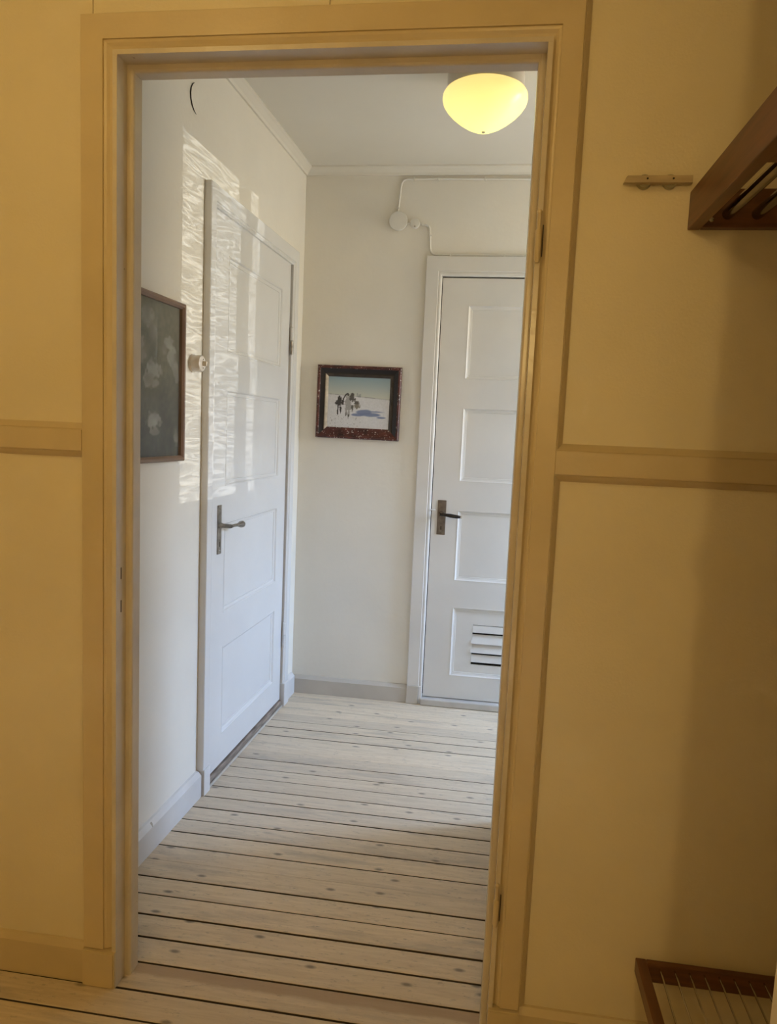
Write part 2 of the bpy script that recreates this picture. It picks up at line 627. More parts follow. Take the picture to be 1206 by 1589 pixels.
# cream panels on the entrance side
PY0 = 0.016
CX0, CX1 = -0.0375, 0.9625               # outer edges of the doorway casing
ZR0, ZR1 = 1.2465, 1.2915                # horizontal rail
CT = 2.1255                              # top of the casing
for nm, a in (('panel', (NR_L, CX0, 0, ZR0)), ('panel', (NR_L, CX0, ZR1, CT)), ('panel', (NR_L, -0.0195, CT, ZC)),
              ('panel', (-0.0180, 0.4745, CT, ZC)), ('panel', (0.4760, CX1, CT, ZC)),
              ('panel', (CX1, NR_R, 0, ZR0)), ('panel', (CX1, NR_R, ZR1, ZC))):
    obj(nm, box(a[0], a[1], PY0, WF0, a[2], a[3]), 'panel_cream', wall_front)


def ovolo(w, t, base):
    """quarter-round bead: from (0,t) curving down to (w,0); returns (d,h) list"""
    return [(w * math.sin(a * math.pi / 10), base + t * math.cos(a * math.pi / 10)) for a in range(6)]


def rail(x0, x1, capL):
    bm = prism([(x0, -0.002, ZR0), (x0, -0.002, ZR1), (x0, 0.0295, ZR1), (x0, 0.0295, ZR0)],
               [(x1, -0.002, ZR0), (x1, -0.002, ZR1), (x1, 0.0295, ZR1), (x1, 0.0295, ZR0)])
    r = obj('rail', bm, 'casing_cream', wall_front)
    for up in (1, -1):
        prof = [(0.0, 0.016), (0.0, 0.0035), (0.0022, 0.0030), (0.0075, 0.0068), (0.0125, 0.0118), (0.0150, 0.0160)]
        zb = ZR1 if up == 1 else ZR0
        A = [(x0, y, zb + up * d) for d, y in prof]
        Bq = [(x1, y, zb + up * d) for d, y in prof]
        obj('moulding', prism(A, Bq), 'casing_cream', r, smooth=True)


rail(NR_L, CX0, False)
rail(CX1, NR_R, True)
# upright beads where the right panels meet the casing
for z0, z1 in ((0.10, ZR0 - 0.0005), (ZR1 + 0.0005, ZC)):
    prof = [(0.0, 0.016), (0.0, 0.0035), (0.0020, 0.0030), (0.0065, 0.0068), (0.0105, 0.0118), (0.0128, 0.0160)]
    A = [(CX1 + d, y, z0) for d, y in prof]
    Bq = [(CX1 + d, y, z1) for d, y in prof]
    obj('bead', prism(A, Bq), 'casing_cream', wall_front, smooth=True)

# the stile continuing above the casing on the right
obj('stile', box(0.918, CX1, -0.0005, PY0 - 0.0003, CT + 0.0005, ZC, 0.0), 'casing_cream', wall_front)

shell('wall_entrance_left', [(NR_L - 0.1, NR_L, NR_B, WF1, 0, ZC)], 'panel_cream', 'cream wall of the entrance left of the doorway, outside the picture')
shell('wall_entrance_right', [(NR_R, NR_R + 0.1, NR_B, WF1, 0, ZC)], 'panel_cream', 'cream wall of the entrance behind the coat shelf, outside the picture')
shell('wall_entrance_back', [(NR_L - 0.1, NR_R + 0.1, NR_B - 0.1, NR_B, 0, ZC)], 'panel_cream', 'cream wall of the entrance behind the camera')

# hall walls
DL0, DL1 = 0.940, 1.762                  # left door leaf (along the wall)
lroot = (XL, YB, 0)


def lu(y):                               # world y -> local x of the left wall frame
    return (y - YB) / math.cos(math.atan(KL))


bm = bm_new()
add_box(bm, lu(0.074), lu(DL0) - 0.012, 0, 0.12, 0, ZC)
add_box(bm, lu(DL1) + 0.012, 0.10, 0, 0.12, 0, ZC)
add_box(bm, lu(DL0) - 0.012, lu(DL1) + 0.012, 0, 0.12, 2.042, ZC)
wall_left = obj('wall_left', bm, 'plaster_white', None, label='off-white plaster wall on the left side of the hall', category='wall', **ST)
wall_left.location = lroot
wall_left.rotation_euler = (0, 0, LROT)

DB0, DB1 = 0.572, 1.353                  # back door leaf
shell('wall_back', [(XL - 0.10, DB0 - 0.012, YB, YB + 0.12, 0, ZC), (DB1 + 0.012, HALL_R + 0.1, YB, YB + 0.12, 0, ZC),
                    (DB0 - 0.012, DB1 + 0.012, YB, YB + 0.12, 2.037, ZC)], 'plaster_white',
      'off-white plaster end wall of the hall with a small painting')

# right hall wall with the window (outside the picture, source of the daylight)
WY0, WY1, WZ0, WZ1 = 1.27, 1.97, 1.00, 2.20
shell('wall_right', [(HALL_R, HALL_R + 0.12, ARM_Y - 0.12, WY0, 0, ZC), (HALL_R, HALL_R + 0.12, WY1, YB + 0.12, 0, ZC),
                     (HALL_R, HALL_R + 0.12, WY0, WY1, 0, WZ0), (HALL_R, HALL_R + 0.12, WY0, WY1, WZ1, ZC)], 'plaster_white',
      'off-white end wall with the window of the hall arm, outside the picture on the right')
shell('wall_corner', [(ARM_X, ARM_X + 0.12, WF1, ARM_Y, 0, ZC), (ARM_X + 0.12, HALL_R, ARM_Y - 0.12, ARM_Y, 0, ZC)], 'plaster_white',
      'off-white hall wall hidden behind the right side of the doorway')
win = empty('window_1', (HALL_R + 0.06, 0.5 * (WY0 + WY1), WZ0), label='two-light casement window of the hall with wavy old glass, outside the picture',
            category='window', **ST)
wy = 0.5 * (WY0 + WY1)
LA0, LA1, LB0, LB1 = WY0 + 0.04, WY0 + 0.49, WY0 + 0.60, WY1 - 0.015


def wbox(y0, y1, z0, z1, d=0.02):
    return box(-d, d, y0 - wy, y1 - wy, z0 - WZ0, z1 - WZ0)


for nm, a in (('window_frame', (WY0, LA0, WZ0, WZ1)), ('window_frame', (LB1, WY1, WZ0, WZ1)), ('mullion', (LA1, LB0, WZ0 + .03, WZ1 - .03)),
              ('window_frame', (LA0, LB1, WZ0, WZ0 + .03)), ('window_frame', (LA0, LB1, WZ1 - .03, WZ1))):
    obj(nm, wbox(*a), 'gloss_white', win)
for y0, y1 in ((LA0, LA1), (LB0, LB1)):
    obj('pane', wbox(y0, y1, WZ0 + 0.03, WZ1 - 0.03, 0.0015), 'wavy_glass', win)
por_d = bpy.data.lights.new('window_portal', 'AREA')
por_d.shape = 'RECTANGLE'
por_d.size, por_d.size_y = WY1 - WY0, WZ1 - WZ0
por_d.cycles.is_portal = True
por = bpy.data.objects.new('window_portal', por_d)
COL.objects.link(por)
por.location = (HALL_R + 0.13, wy, 0.5 * (WZ0 + WZ1))
por.rotation_euler = (math.pi / 2, 0, math.pi / 2)

# ------------------------------------------------------------------ doorway casing, jambs, stops
trim = empty('trim_1', (0.47, 0, 0), label='cream painted casing and rebated frame of the open doorway in front', category='door frame', **ST)


def T(bm):
    bmesh.ops.translate(bm, verts=bm.verts, vec=(-0.47, 0, 0))
    return bm


# casing profile: d measured outwards from the clear opening
OW = XC - CX0                            # whole width 0.0785
cas = [(0.0305, -0.0298), (0.0305, 0.0005)]
cprof = [(0.0100, -0.0290), (0.0100, -0.0105), (0.0128, -0.0105), (0.0180, -0.0085), (0.0240, -0.0050), (0.0280, -0.0038)]
cprof += [(0.0298, -0.0038), (0.0302, 0.0000), (OW - 0.0008, 0.0000), (OW, -0.0008), (OW, -0.0290)]
CR = CX1 - XD                            # right width
cprofR = [(min(d, 1) * CR / OW, h) for d, h in cprof]
obj('casing_leg', T(casing_piece(cprof, 'left', XC, XD, ZH, 0.0935)), 'casing_cream', trim)
obj('casing_leg', T(prism([(XD + d, -h, 0.0935) for d, h in cprofR],
                          [(XD + d, -h, ZH + d2) for (d, h), (d2, _) in zip(cprofR, cprof)])), 'casing_cream', trim)
obj('casing_head', T(prism([(XC - d, -h, ZH + d) for d, h in cprof],
                           [(XD + d2, -h, ZH + d) for (d, h), (d2, _) in zip(cprof, cprofR)])), 'casing_cream', trim)
for x0, x1 in ((CX0 - 0.0010, XC - 0.001), (XD + 0.001, CX1 + 0.0012)):
    bm = box(x0, x1, -0.0065, 0.0285, 0.0, 0.0930, 0.0)
    top = [v for v in bm.verts if v.co.z > 0.09 and v.co.y < 0]
    for v in top:
        v.co.z -= 0.004
    bmesh.ops.bevel(bm, geom=[ed for ed in bm.edges if all(v.co.y < 0 for v in ed.verts)], offset=0.003, segments=2, affect='EDGES')
    obj('plinth', T(bm), 'casing_cream', trim)
# jambs with front strip, rebate and stop
ST_Y, ST_D = 0.044, 0.0145               # depth of the rebate and projection of the stop
JB = 0.081                               # hall-side end
for nm, sgn, xe in (('jamb', -1, XC), ('jamb', 1, XD)):
    s = sgn
    A = [(xe, 0.0015), (xe + s * 0.0095, 0.0015), (xe + s * 0.0095, JB), (xe - s * ST_D, JB)]
    # rounded stop nose
    A += [(xe - s * ST_D, ST_Y + 0.006), (xe - s * (ST_D - 0.0015), ST_Y + 0.0025), (xe - s * (ST_D - 0.005), ST_Y), (xe, ST_Y)]
    zt = ZH
    bm = prism([(x, y, 0.0) for x, y in A], [(x, y, zt) for x, y in A])
    obj(nm, T(bm), 'jamb_cream', trim)
hp = [(0.0012, 0.0), (0.0012, 0.0095), (JB - 0.001, 0.0095), (JB - 0.001, -ST_D), (ST_Y + 0.0068, -ST_D), (ST_Y + 0.0033, -ST_D + 0.0015), (ST_Y + 0.0008, -ST_D + 0.005), (ST_Y + 0.0008, 0.0)]
obj('head_jamb', T(prism([(XC - 0.0095, y, ZH + d) for y, d in hp], [(XD + 0.0095, y, ZH + d) for y, d in hp])), 'jamb_cream', trim)
# strike plate slots in the left jamb
for z0, z1 in ((0.966, 0.992), (0.891, 0.918)):
    obj('latch_slot', T(box(XC - 0.001, XC + 0.0006, 0.0215, 0.0245, z0, z1)), 'latch_slot', trim)
# painted lift-off hinge halves on the right jamb
for z0, z1 in ((1.650, 1.748), (0.280, 0.378)):
    h = empty('hinge', (XD + 0.004 - 0.47, -0.002, z0))
    h.parent = trim
    hz = z1 - z0
    obj('knuckle', lathe([(0.0040, 0), (0.0062, 0.008), (0.0062, hz * 0.60), (0.0050, hz * 0.62)], n=16), 'casing_cream', h, smooth=True)
    obj('pin', lathe([(0.0042, hz * 0.60), (0.0042, hz * 0.92), (0.0050, hz * 0.93), (0.0050, hz * 0.97), (0.0025, hz)], n=14), 'casing_cream', h, smooth=True)
    obj('slot', box(0.0075, 0.0092, 0.0025, 0.006, 0.012, hz * 0.72), 'latch_slot', h)

# entrance baseboards
def base_prof(h, t):
    return [(0, 0), (t, 0), (t, h - 0.016), (t * 0.72, h - 0.010), (t * 0.35, h - 0.002), (0, h)]


for nm, x0, x1 in (('baseboard_front_left', NR_L, CX0 - 0.0015), ('baseboard_front_right', CX1 + 0.0015, NR_R)):
    pr = base_prof(0.098, 0.013)
    obj(nm, prism([(x0, PY0 - 0.0003 - d, z) for d, z in pr], [(x1, PY0 - 0.0003 - d, z) for d, z in pr]), 'casing_cream', None,
        label='cream baseboard of the panelled wall %s of the doorway' % ('left' if x0 < 0 else 'right'), category='baseboard', **ST)

# ------------------------------------------------------------------ panelled doors
PZ = [(1.5700, 1.9070), (1.0935, 1.4400), (0.6190, 0.9600), (0.1500, 0.4920)]


def panel_door(name, u0, u1, z0, z1, face, paint, label, vent=False, stile=0.098, stile0=None):
    """four-panel door in local wall coordinates: x along the wall, -y into the room"""
    root = empty(name, label=label, category='door', **ST)
    b = -face + 0.038
    s0 = stile0 or stile
    f = -face
    obj('stile', box(u0, u0 + s0, f, b, z0, z1), paint, root)
    obj('stile', box(u1 - stile, u1, f, b, z0, z1), paint, root)
    zs = [z0] + [q for p in reversed(PZ) for q in p] + [z1]
    for k in range(0, len(zs), 2):
        obj('rail', box(u0 + s0, u1 - stile, f, b, zs[k], zs[k + 1]), paint, root)
    for i, (pz0, pz1) in enumerate(PZ):
        a0, a1 = u0 + s0, u1 - stile
        if vent and i == 3:
            bm = bm_new()
            vx0, vx1, vz0, vz1 = a0 + 0.103, a1 - 0.103, 0.212, 0.409
            add_box(bm, a0, vx0, f + 0.0105, f + 0.022, pz0, pz1)
            add_box(bm, vx1, a1, f + 0.0105, f + 0.022, pz0, pz1)
            add_box(bm, vx0, vx1, f + 0.0105, f + 0.022, pz0, vz0)
            add_box(bm, vx0, vx1, f + 0.0105, f + 0.022, vz1, pz1)
            p = obj('panel', bm, paint, root)
            obj('vent_backing', box(vx0 - 0.01, vx1 + 0.01, f + 0.030, f + 0.033, vz0 - 0.01, vz1 + 0.01), 'dark_gap', p)
            # (z of lower front edge, height, depth of the tilt)
            for q, (zl, hh, tl) in enumerate(((0.372, 0.034, 0.004), (0.317, 0.043, 0.012), (0.272, 0.040, 0.010), (0.226, 0.036, 0.006))):
                e0 = vx0 - (0.006 if q in (1, 2) else 0.0)
                A = [(e0, f + 0.0085 - tl * 0.35, zl), (e0, f + 0.0085 + tl, zl + hh), (e0, f + 0.0085 + tl + 0.005, zl + hh), (e0, f + 0.0135 - tl * 0.35, zl)]
                Bq = [(vx1, y, z) for _, y, z in A]
                obj('vent_slat', prism(A, Bq), paint, p)
        else:
            p = obj('panel', box(a0, a1, f + 0.0105, f + 0.022, pz0, pz1), paint, root)
        w = 0.021
        prof = [(0, -face and 0)]
        mp = [(0.0, face + 0.0008), (-0.0035, face + 0.0012), (-0.0060, face - 0.0010), (-0.0085, face - 0.0052), (-0.0165, face - 0.0082),
              (-0.0195, face - 0.0078), (-w, face - 0.0104), (0.0, face - 0.0104)]
        obj('panel_moulding', frame_ring(mp, a0, a1, pz0, pz1), paint, p)
    return root


def handle_plate(root, u, zc, face, metal, w=0.033, h=0.165):
    hd = empty('handle', (u, -face, zc))
    hd.parent = root
    bm = box(-w / 2, w / 2, -0.0032, 0, -h * 0.62, h * 0.38)
    bmesh.ops.bevel(bm, geom=[e_ for e_ in bm.edges], offset=0.0012, segments=2, affect='EDGES')
    obj('plate', bm, metal, hd)
    obj('keyhole', box(-0.0028, 0.0028, -0.0038, -0.0028, -h * 0.47, -h * 0.37), 'latch_slot', hd)
    obj('screw', lathe([(0.0035, 0), (0.0035, -0.0015), (0.002, -0.0024)], 'Y', (0, -0.0032, h * 0.31), 12), metal, hd)
    obj('screw', lathe([(0.0035, 0), (0.0035, -0.0015), (0.002, -0.0024)], 'Y', (0, -0.0032, -h * 0.55), 12), metal, hd)
    return hd


# left hall door (in the frame of the left wall)
FL = 0.0085
door1 = panel_door('door_1', lu(DL0), lu(DL1), 0.036, 2.034, FL, 'gloss_white',
                   'glossy white four-panel door in the left hall wall', stile=0.104, stile0=0.134)
door1.location = lroot
door1.rotation_euler = (0, 0, LROT)
hd = handle_plate(door1, lu(1.022), 0.960, FL, 'steel', 0.034, 0.178)
obj('rose', lathe([(0.011, 0), (0.011, -0.006), (0.008, -0.012), (0.0075, -0.044)], 'Y', (0, -0.003, -0.006), 18), 'steel', hd, smooth=True)
obj('lever', tube([(-0.005, -0.047, -0.006), (0.02, -0.047, -0.006), (0.055, -0.046, -0.008), (0.075, -0.046, -0.010), (0.092, -0.046, -0.010), (0.108, -0.046, -0.011), (0.118, -0.046, -0.012), (0.122, -0.046, -0.012)],
                  [0.0065, 0.0058, 0.0060, 0.0080, 0.0120, 0.0125, 0.0080, 0.002], 14), 'steel', hd, smooth=True)
for z0, z1 in ((1.640, 1.760), (0.288, 0.410)):
    h = empty('hinge', (lu(DL1) + 0.003, -FL - 0.012, z0))
    h.parent = door1
    d = z1 - z0
    obj('knuckle', lathe([(0.0065, 0), (0.0075, 0.004), (0.0075, d * 0.48), (0.006, d * 0.485)], n=14), 'steel' if z0 > 1 else 'base_white', h, smooth=True)
    obj('knuckle', lathe([(0.006, d * 0.505), (0.0075, d * 0.51), (0.0075, d * 0.96), (0.003, d)], n=14), 'gloss_white', h, smooth=True)
thr = obj('threshold', box(lu(DL0) - 0.004, lu(DL1) + 0.004, -0.016, 0.05, 0.0, 0.030, 0.003), 'threshold_worn', door1)
obj('wear_strip', box(lu(DL0) - 0.004, lu(DL1) + 0.004, -0.024, -0.0165, 0.0, 0.009, 0.002), 'base_beige', thr)
# dark opening behind the leaf so no light leaks through the gaps
obj('rebate', box(lu(DL0) - 0.011, lu(DL1) + 0.011, 0.040, 0.06, 0.030, 2.044), 'dark_gap', door1)

# casing of the left hall door
c1 = empty('trim_2', lroot, LROT, label='white painted casing around the left hall door', category='door casing', **ST)
cp = [(0.0, 0.0), (0.0, 0.018), (0.006, 0.0235), (0.013, 0.0215), (0.016, 0.0255), (0.070, 0.0255), (0.073, 0.023), (0.073, 0.0)]
O0, O1, OT = lu(DL0) - 0.008, lu(DL1) + 0.008, 2.032
cpn = [(d * 0.068 / 0.073, h) for d, h in cp]
cpl = [(d * 0.050 / 0.073, h) for d, h in cp]
cpr = [(d * 0.060 / 0.073, h) for d, h in cp]
obj('casing_leg', prism([(O0 - d, -h, 0.095) for d, h in cpl], [(O0 - d, -h, OT + d2) for (d, h), (d2, _) in zip(cpl, cpn)]), 'gloss_white', c1)
obj('casing_leg', prism([(O1 + d, -h, 0.112) for d, h in cpr], [(O1 + d, -h, OT + d2) for (d, h), (d2, _) in zip(cpr, cpn)]), 'gloss_white', c1)
obj('casing_head', prism([(O0 - d, -h, OT + d2) for (d, h), (d2, _) in zip(cpl, cpn)], [(O1 + d, -h, OT + d2) for (d, h), (d2, _) in zip(cpr, cpn)]), 'gloss_white', c1)
obj('plinth', box(O0 - 0.048, O0 + 0.003, -0.029, -0.0005, 0, 0.0945, 0.002), 'base_white', c1)
obj('plinth', box(O1 - 0.002, O1 + 0.062, -0.031, -0.0005, 0, 0.1115, 0.004), 'base_white', c1)

# back hall door
FB = 0.004
door2 = panel_door('door_2', DB0, DB1, 0.038, 2.027, FB, 'door_grey_white',
                   'off-white four-panel door with a low louvred vent in the hall end wall', vent=True, stile=0.122)
door2.location = (0, YB, 0)
hd = handle_plate(door2, 0.620, 0.940, FB, 'worn_steel', 0.040, 0.165)
obj('rose', lathe([(0.012, 0), (0.012, -0.006), (0.009, -0.012), (0.008, -0.046)], 'Y', (0, -0.003, 0.0), 18), 'chrome', hd, smooth=True)
obj('lever', tube([(-0.006, -0.048, 0), (0.012, -0.048, 0), (0.020, -0.048, -0.001), (0.045, -0.048, -0.004), (0.075, -0.048, -0.007), (0.090, -0.048, -0.008), (0.093, -0.048, -0.008)],
                  [0.0075, 0.0070, 0.0068, 0.0095, 0.0085, 0.0060, 0.004], 14), 'bakelite', hd, smooth=True)
obj('lever_cap', tube([(0.092, -0.048, -0.008), (0.098, -0.048, -0.0085)], [0.007, 0.006], 14), 'chrome', hd, smooth=True)
hook = tube([(0.587, -0.005, 0.955), (0.587, -0.016, 0.955), (0.575, -0.019, 0.955), (0.568, -0.018, 0.957)], 0.0028, 10)
obj('latch_hook', hook, 'base_white', door2, smooth=True)
thr2 = obj('threshold', box(DB0 - 0.010, DB1 + 0.010, -0.036, 0.05, 0.0, 0.034, 0.006), 'threshold_paint', door2)
obj('rebate', box(DB0 - 0.011, DB1 + 0.011, 0.040, 0.06, 0.034, 2.036), 'dark_gap', door2)

c2 = empty('trim_3', (0, YB, 0), label='off-white casing with white inner bead around the end-wall door', category='door casing', **ST)
cp2 = [(0.0, 0.0), (0.0, 0.012), (0.005, 0.0175), (0.011, 0.0185), (0.016, 0.0165), (0.0185, 0.0225), (0.0725, 0.0225), (0.0745, 0.0205), (0.0745, 0.0)]
q0, q1, qt = DB0 - 0.0035, DB1 + 0.0035, 2.033
cph = [(d * 0.088 / 0.0745, h) for d, h in cp2]
for side in (-1, 1):
    e0 = q0 if side < 0 else q1
    obj('casing_leg', prism([(e0 + side * d, -h, 0.090) for d, h in cp2], [(e0 + side * d, -h, qt + d2) for (d, h), (d2, _) in zip(cp2, cph)]), 'door_grey_white', c2)
    lo, hi = sorted((e0 + side * 0.018, e0 + side * 0.0755))
    obj('plinth', box(lo, hi, -0.0260, -0.0005, 0, 0.0895, 0.0015), 'base_beige', c2)
    lo, hi = sorted((e0, e0 + side * 0.0178))
    obj('inner_bead', box(lo, hi, -0.0205, -0.0005, 0.0345 if False else 0.0, 0.0897, 0.003), 'gloss_white', c2)
obj('casing_head', prism([(q0 - d1, -h, qt + d2) for (d1, h), (d2, _) in zip(cp2, cph)], [(q1 + d1, -h, qt + d2) for (d1, h), (d2, _) in zip(cp2, cph)]), 'door_grey_white', c2)

# open door at the right edge of the picture
LEAF_X, LEAF_Y = 1.203, -0.650
d3 = empty('door_3', (LEAF_X, LEAF_Y, 0), label='lit cream edge of an open door at the lower right corner', category='door', **ST)
obj('leaf', box(0, 0.80, 0, 0.038, 0.012, 2.40, 0.002), 'panel_cream', d3)
obj('shadow_bump', box(-0.012, 0.001, 0.012, 0.026, 1.255, 1.300, 0.002), 'steel', d3)  # unseen block added to cast the small bump on the leaf's shadow edge

# ------------------------------------------------------------------ hall baseboards and crown
pr = base_prof(0.096, 0.020)
BL = lu(0.082)
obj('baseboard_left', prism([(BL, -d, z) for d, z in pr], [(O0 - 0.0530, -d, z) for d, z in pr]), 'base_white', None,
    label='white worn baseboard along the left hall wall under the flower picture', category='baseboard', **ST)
bpy.data.objects['baseboard_left'].location = lroot
bpy.data.objects['baseboard_left'].rotation_euler = (0, 0, LROT)
o = obj('baseboard_corner', prism([(O1 + 0.0625, -d, z * 1.1) for d, z in pr], [(-0.022, -d, z * 1.1) for d, z in pr]), 'base_white', None,
        label='short white baseboard between the left hall door and the corner', category='baseboard', **ST)
o.location = lroot
o.rotation_euler = (0, 0, LROT)
pr = base_prof(0.088, 0.018)
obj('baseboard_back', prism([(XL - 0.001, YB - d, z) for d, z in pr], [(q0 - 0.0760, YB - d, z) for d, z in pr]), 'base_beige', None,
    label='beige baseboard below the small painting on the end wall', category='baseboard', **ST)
obj('baseboard_right', prism([(HALL_R - d, ARM_Y, z) for d, z in pr], [(HALL_R - d, YB, z) for d, z in pr]), 'base_beige', None,
    label='beige baseboard of the hall wall outside the picture', category='baseboard', **ST)
cr = [(0, 0), (0.034, 0), (0.034, -0.006), (0.026, -0.012), (0.012, -0.026), (0.008, -0.036), (0.0, -0.036)]
o = obj('trim_4', prism([(BL, -d, ZC + z) for d, z in cr], [(0.01, -d, ZC + z) for d, z in cr]), 'plaster_ceiling', None,
        label='small painted cornice between the left hall wall and the ceiling', category='cornice', **ST)
o.location = lroot
o.rotation_euler = (0, 0, LROT)
obj('trim_5', prism([(XL - 0.0, YB - d, ZC + z) for d, z in cr], [(HALL_R, YB - d, ZC + z) for d, z in cr]), 'plaster_ceiling', None,
    label='small painted cornice between the end wall and the ceiling', category='cornice', **ST)

# ------------------------------------------------------------------ ceiling lamp
LX, LY = 0.750, 1.075
lamp = empty('ceiling_lamp', (LX, LY, ZC), label='round ceiling lamp with glowing yellow opal glass shade in the hall', category='lamp')
obj('lamp_base', lathe([(0.100, 0.0), (0.117, -0.004), (0.124, -0.016), (0.126, -0.034), (0.126, -0.078), (0.120, -0.084)], n=48), 'lamp_base', lamp, smooth=True)
prof = [(0.112, -0.077), (0.124, -0.078), (0.133, -0.083), (0.1385, -0.092), (0.1395, -0.103), (0.1360, -0.117), (0.126, -0.132), (0.110, -0.149),
        (0.088, -0.167), (0.064, -0.183), (0.040, -0.195), (0.018, -0.202), (0.006, -0.204)]
obj('glass_shade', lathe(prof, n=64), 'opal', lamp, smooth=True)
obj('finial', lathe([(0.006, -0.2035), (0.006, -0.2055), (0.003, -0.207)], n=16), 'gold_slip', lamp, smooth=True)
for k in range(3):
    a = math.radians(-97 + 120 * k)
    obj('screw', tube([(0.120 * math.cos(a), 0.120 * math.sin(a), -0.071), (0.136 * math.cos(a), 0.136 * math.sin(a), -0.071)], 0.004, 10), 'lamp_base', lamp)

# ------------------------------------------------------------------ pictures
def canvas(u0, u1, z0, z1, y, nx, nz, fn, material, name, parent):
    """flat canvas in local wall coordinates with painted colours per vertex"""
    us = np.linspace(0, 1, nx)
    zs = np.linspace(0, 1, nz)
    U, Z = np.meshgrid(us, zs)
    colr = np.clip(fn(U, Z), 0, 1)
    verts = [(u0 + (u1 - u0) * a, y, z0 + (z1 - z0) * b) for b in zs for a in us]
    faces = [(j * nx + i, j * nx + i + 1, (j + 1) * nx + i + 1, (j + 1) * nx + i) for j in range(nz - 1) for i in range(nx - 1)]
    me = bpy.data.meshes.new(name)
    me.from_pydata(verts, [], faces)
    at = me.color_attributes.new('paint', 'FLOAT_COLOR', 'POINT')
    flat = np.ones((nx * nz, 4), dtype=np.float32)
    flat[:, :3] = colr.reshape(-1, 3) ** 2.2
    at.data.foreach_set('color', flat.ravel())
    me.materials.append(material)
    o = bpy.data.objects.new(name, me)
    COL.objects.link(o)
    o.parent = parent
    return o


def vnoise(U, Z, fx, fz, seed):
    r = np.random.default_rng(seed)
    g = r.random((int(fz) + 3, int(fx) + 3))
    x, z = U * fx, Z * fz
    i, j = x.astype(int), z.astype(int)
    a, b = x - i, z - j
    a, b = a * a * (3 - 2 * a), b * b * (3 - 2 * b)
    return (g[j, i] * (1 - a) + g[j, i + 1] * a) * (1 - b) + (g[j + 1, i] * (1 - a) + g[j + 1, i + 1] * a) * b


def put(C, mask, col):
    m = np.clip(mask, 0, 1)[..., None]
    return C * (1 - m) + np.array(col) * m


def blob(U, Z, cx, cz, rx, rz, soft=0.25, jag=None):
    d = np.sqrt(((U - cx) / rx) ** 2 + ((Z - cz) / rz) ** 2)
    if jag is not None:
        d = d + (jag - 0.5) * 0.7
    return np.clip((1 - d) / soft, 0, 1)


def winter(U, Z):
    n = vnoise(U, Z, 60, 50, 3)
    n2 = vnoise(U, Z, 9, 7, 4)
    C = np.zeros(U.shape + (3,))
    t = np.clip((Z - 0.62) / 0.38, 0, 1)[..., None]
    C[:] = np.array((0.78, 0.79, 0.74)) * (1 - t) + np.array((0.56, 0.65, 0.69)) * t
    hz = 0.655 - 0.07 * U + 0.01 * (n2 - 0.5)
    snow = np.array((0.84, 0.84, 0.845)) + 0.05 * (n[..., None] - 0.5)
    C = np.where((Z < hz)[..., None], snow, C)
    ln = np.exp(-((Z - hz) / 0.008) ** 2) * (0.35 + 0.5 * (vnoise(U, Z, 24, 3, 8) > 0.45))
    C = put(C, ln * 0.75, (0.42, 0.42, 0.42))
    for cx, w, h in ((0.475, 0.006, 0.075), (0.505, 0.010, 0.05), (0.525, 0.008, 0.06)):
        C = put(C, ((abs(U - cx) < w) & (Z > hz - 0.01) & (Z < hz + h)) * 0.6, (0.45, 0.48, 0.50))
    # blue shadow of the sleigh
    for cx, cz, rx, rz in ((0.60, 0.32, 0.14, 0.055), (0.74, 0.275, 0.20, 0.045), (0.88, 0.225, 0.10, 0.030), (0.48, 0.26, 0.12, 0.03), (0.80, 0.335, 0.16, 0.014)):
        C = put(C, blob(U, Z, cx, cz, rx, rz, 0.3, n2) * 0.9, (0.45, 0.50, 0.64))
    # tracks and specks in the foreground
    C = put(C, ((n > 0.80) & (Z < 0.24) & (U < 0.55)) * 0.45, (0.48, 0.47, 0.46))
    j = n
    D1, D2, D3 = (0.22, 0.21, 0.21), (0.33, 0.32, 0.30), (0.62, 0.61, 0.60)
    # dark horse
    for a in ((0.185, 0.50, 0.058, 0.10), (0.185, 0.585, 0.032, 0.045), (0.135, 0.48, 0.022, 0.03), (0.165, 0.33, 0.014, 0.10), (0.212, 0.36, 0.016, 0.09), (0.245, 0.50, 0.02, 0.08)):
        C = put(C, blob(U, Z, *a, 0.35, j) * 0.95, D1)
    # pale horse, harness and sleigh
    for a in ((0.330, 0.50, 0.060, 0.16), (0.305, 0.35, 0.018, 0.12), (0.345, 0.30, 0.018, 0.12), (0.355, 0.40, 0.045, 0.08)):
        C = put(C, blob(U, Z, *a, 0.3, j) * 0.95, D3)
    for a in ((0.39, 0.60, 0.045, 0.09), (0.395, 0.66, 0.018, 0.035), (0.33, 0.645, 0.022, 0.03), (0.44, 0.55, 0.014, 0.07), (0.47, 0.49, 0.05, 0.05), (0.30, 0.27, 0.012, 0.05), (0.345, 0.235, 0.014, 0.03), (0.40, 0.40, 0.016, 0.08)):
        C = put(C, blob(U, Z, *a, 0.35, j) * 0.95, D2)
    C = put(C, blob(U, Z, 0.475, 0.43, 0.055, 0.055, 0.3, j), (0.50, 0.48, 0.43))
    arc = np.abs(np.sqrt(((U - 0.325) / 0.075) ** 2 + ((Z - 0.50) / 0.17) ** 2) - 1)
    C = put(C, ((arc < 0.10) & (Z > 0.50) & (U < 0.33)) * 0.9, D1)
    return C


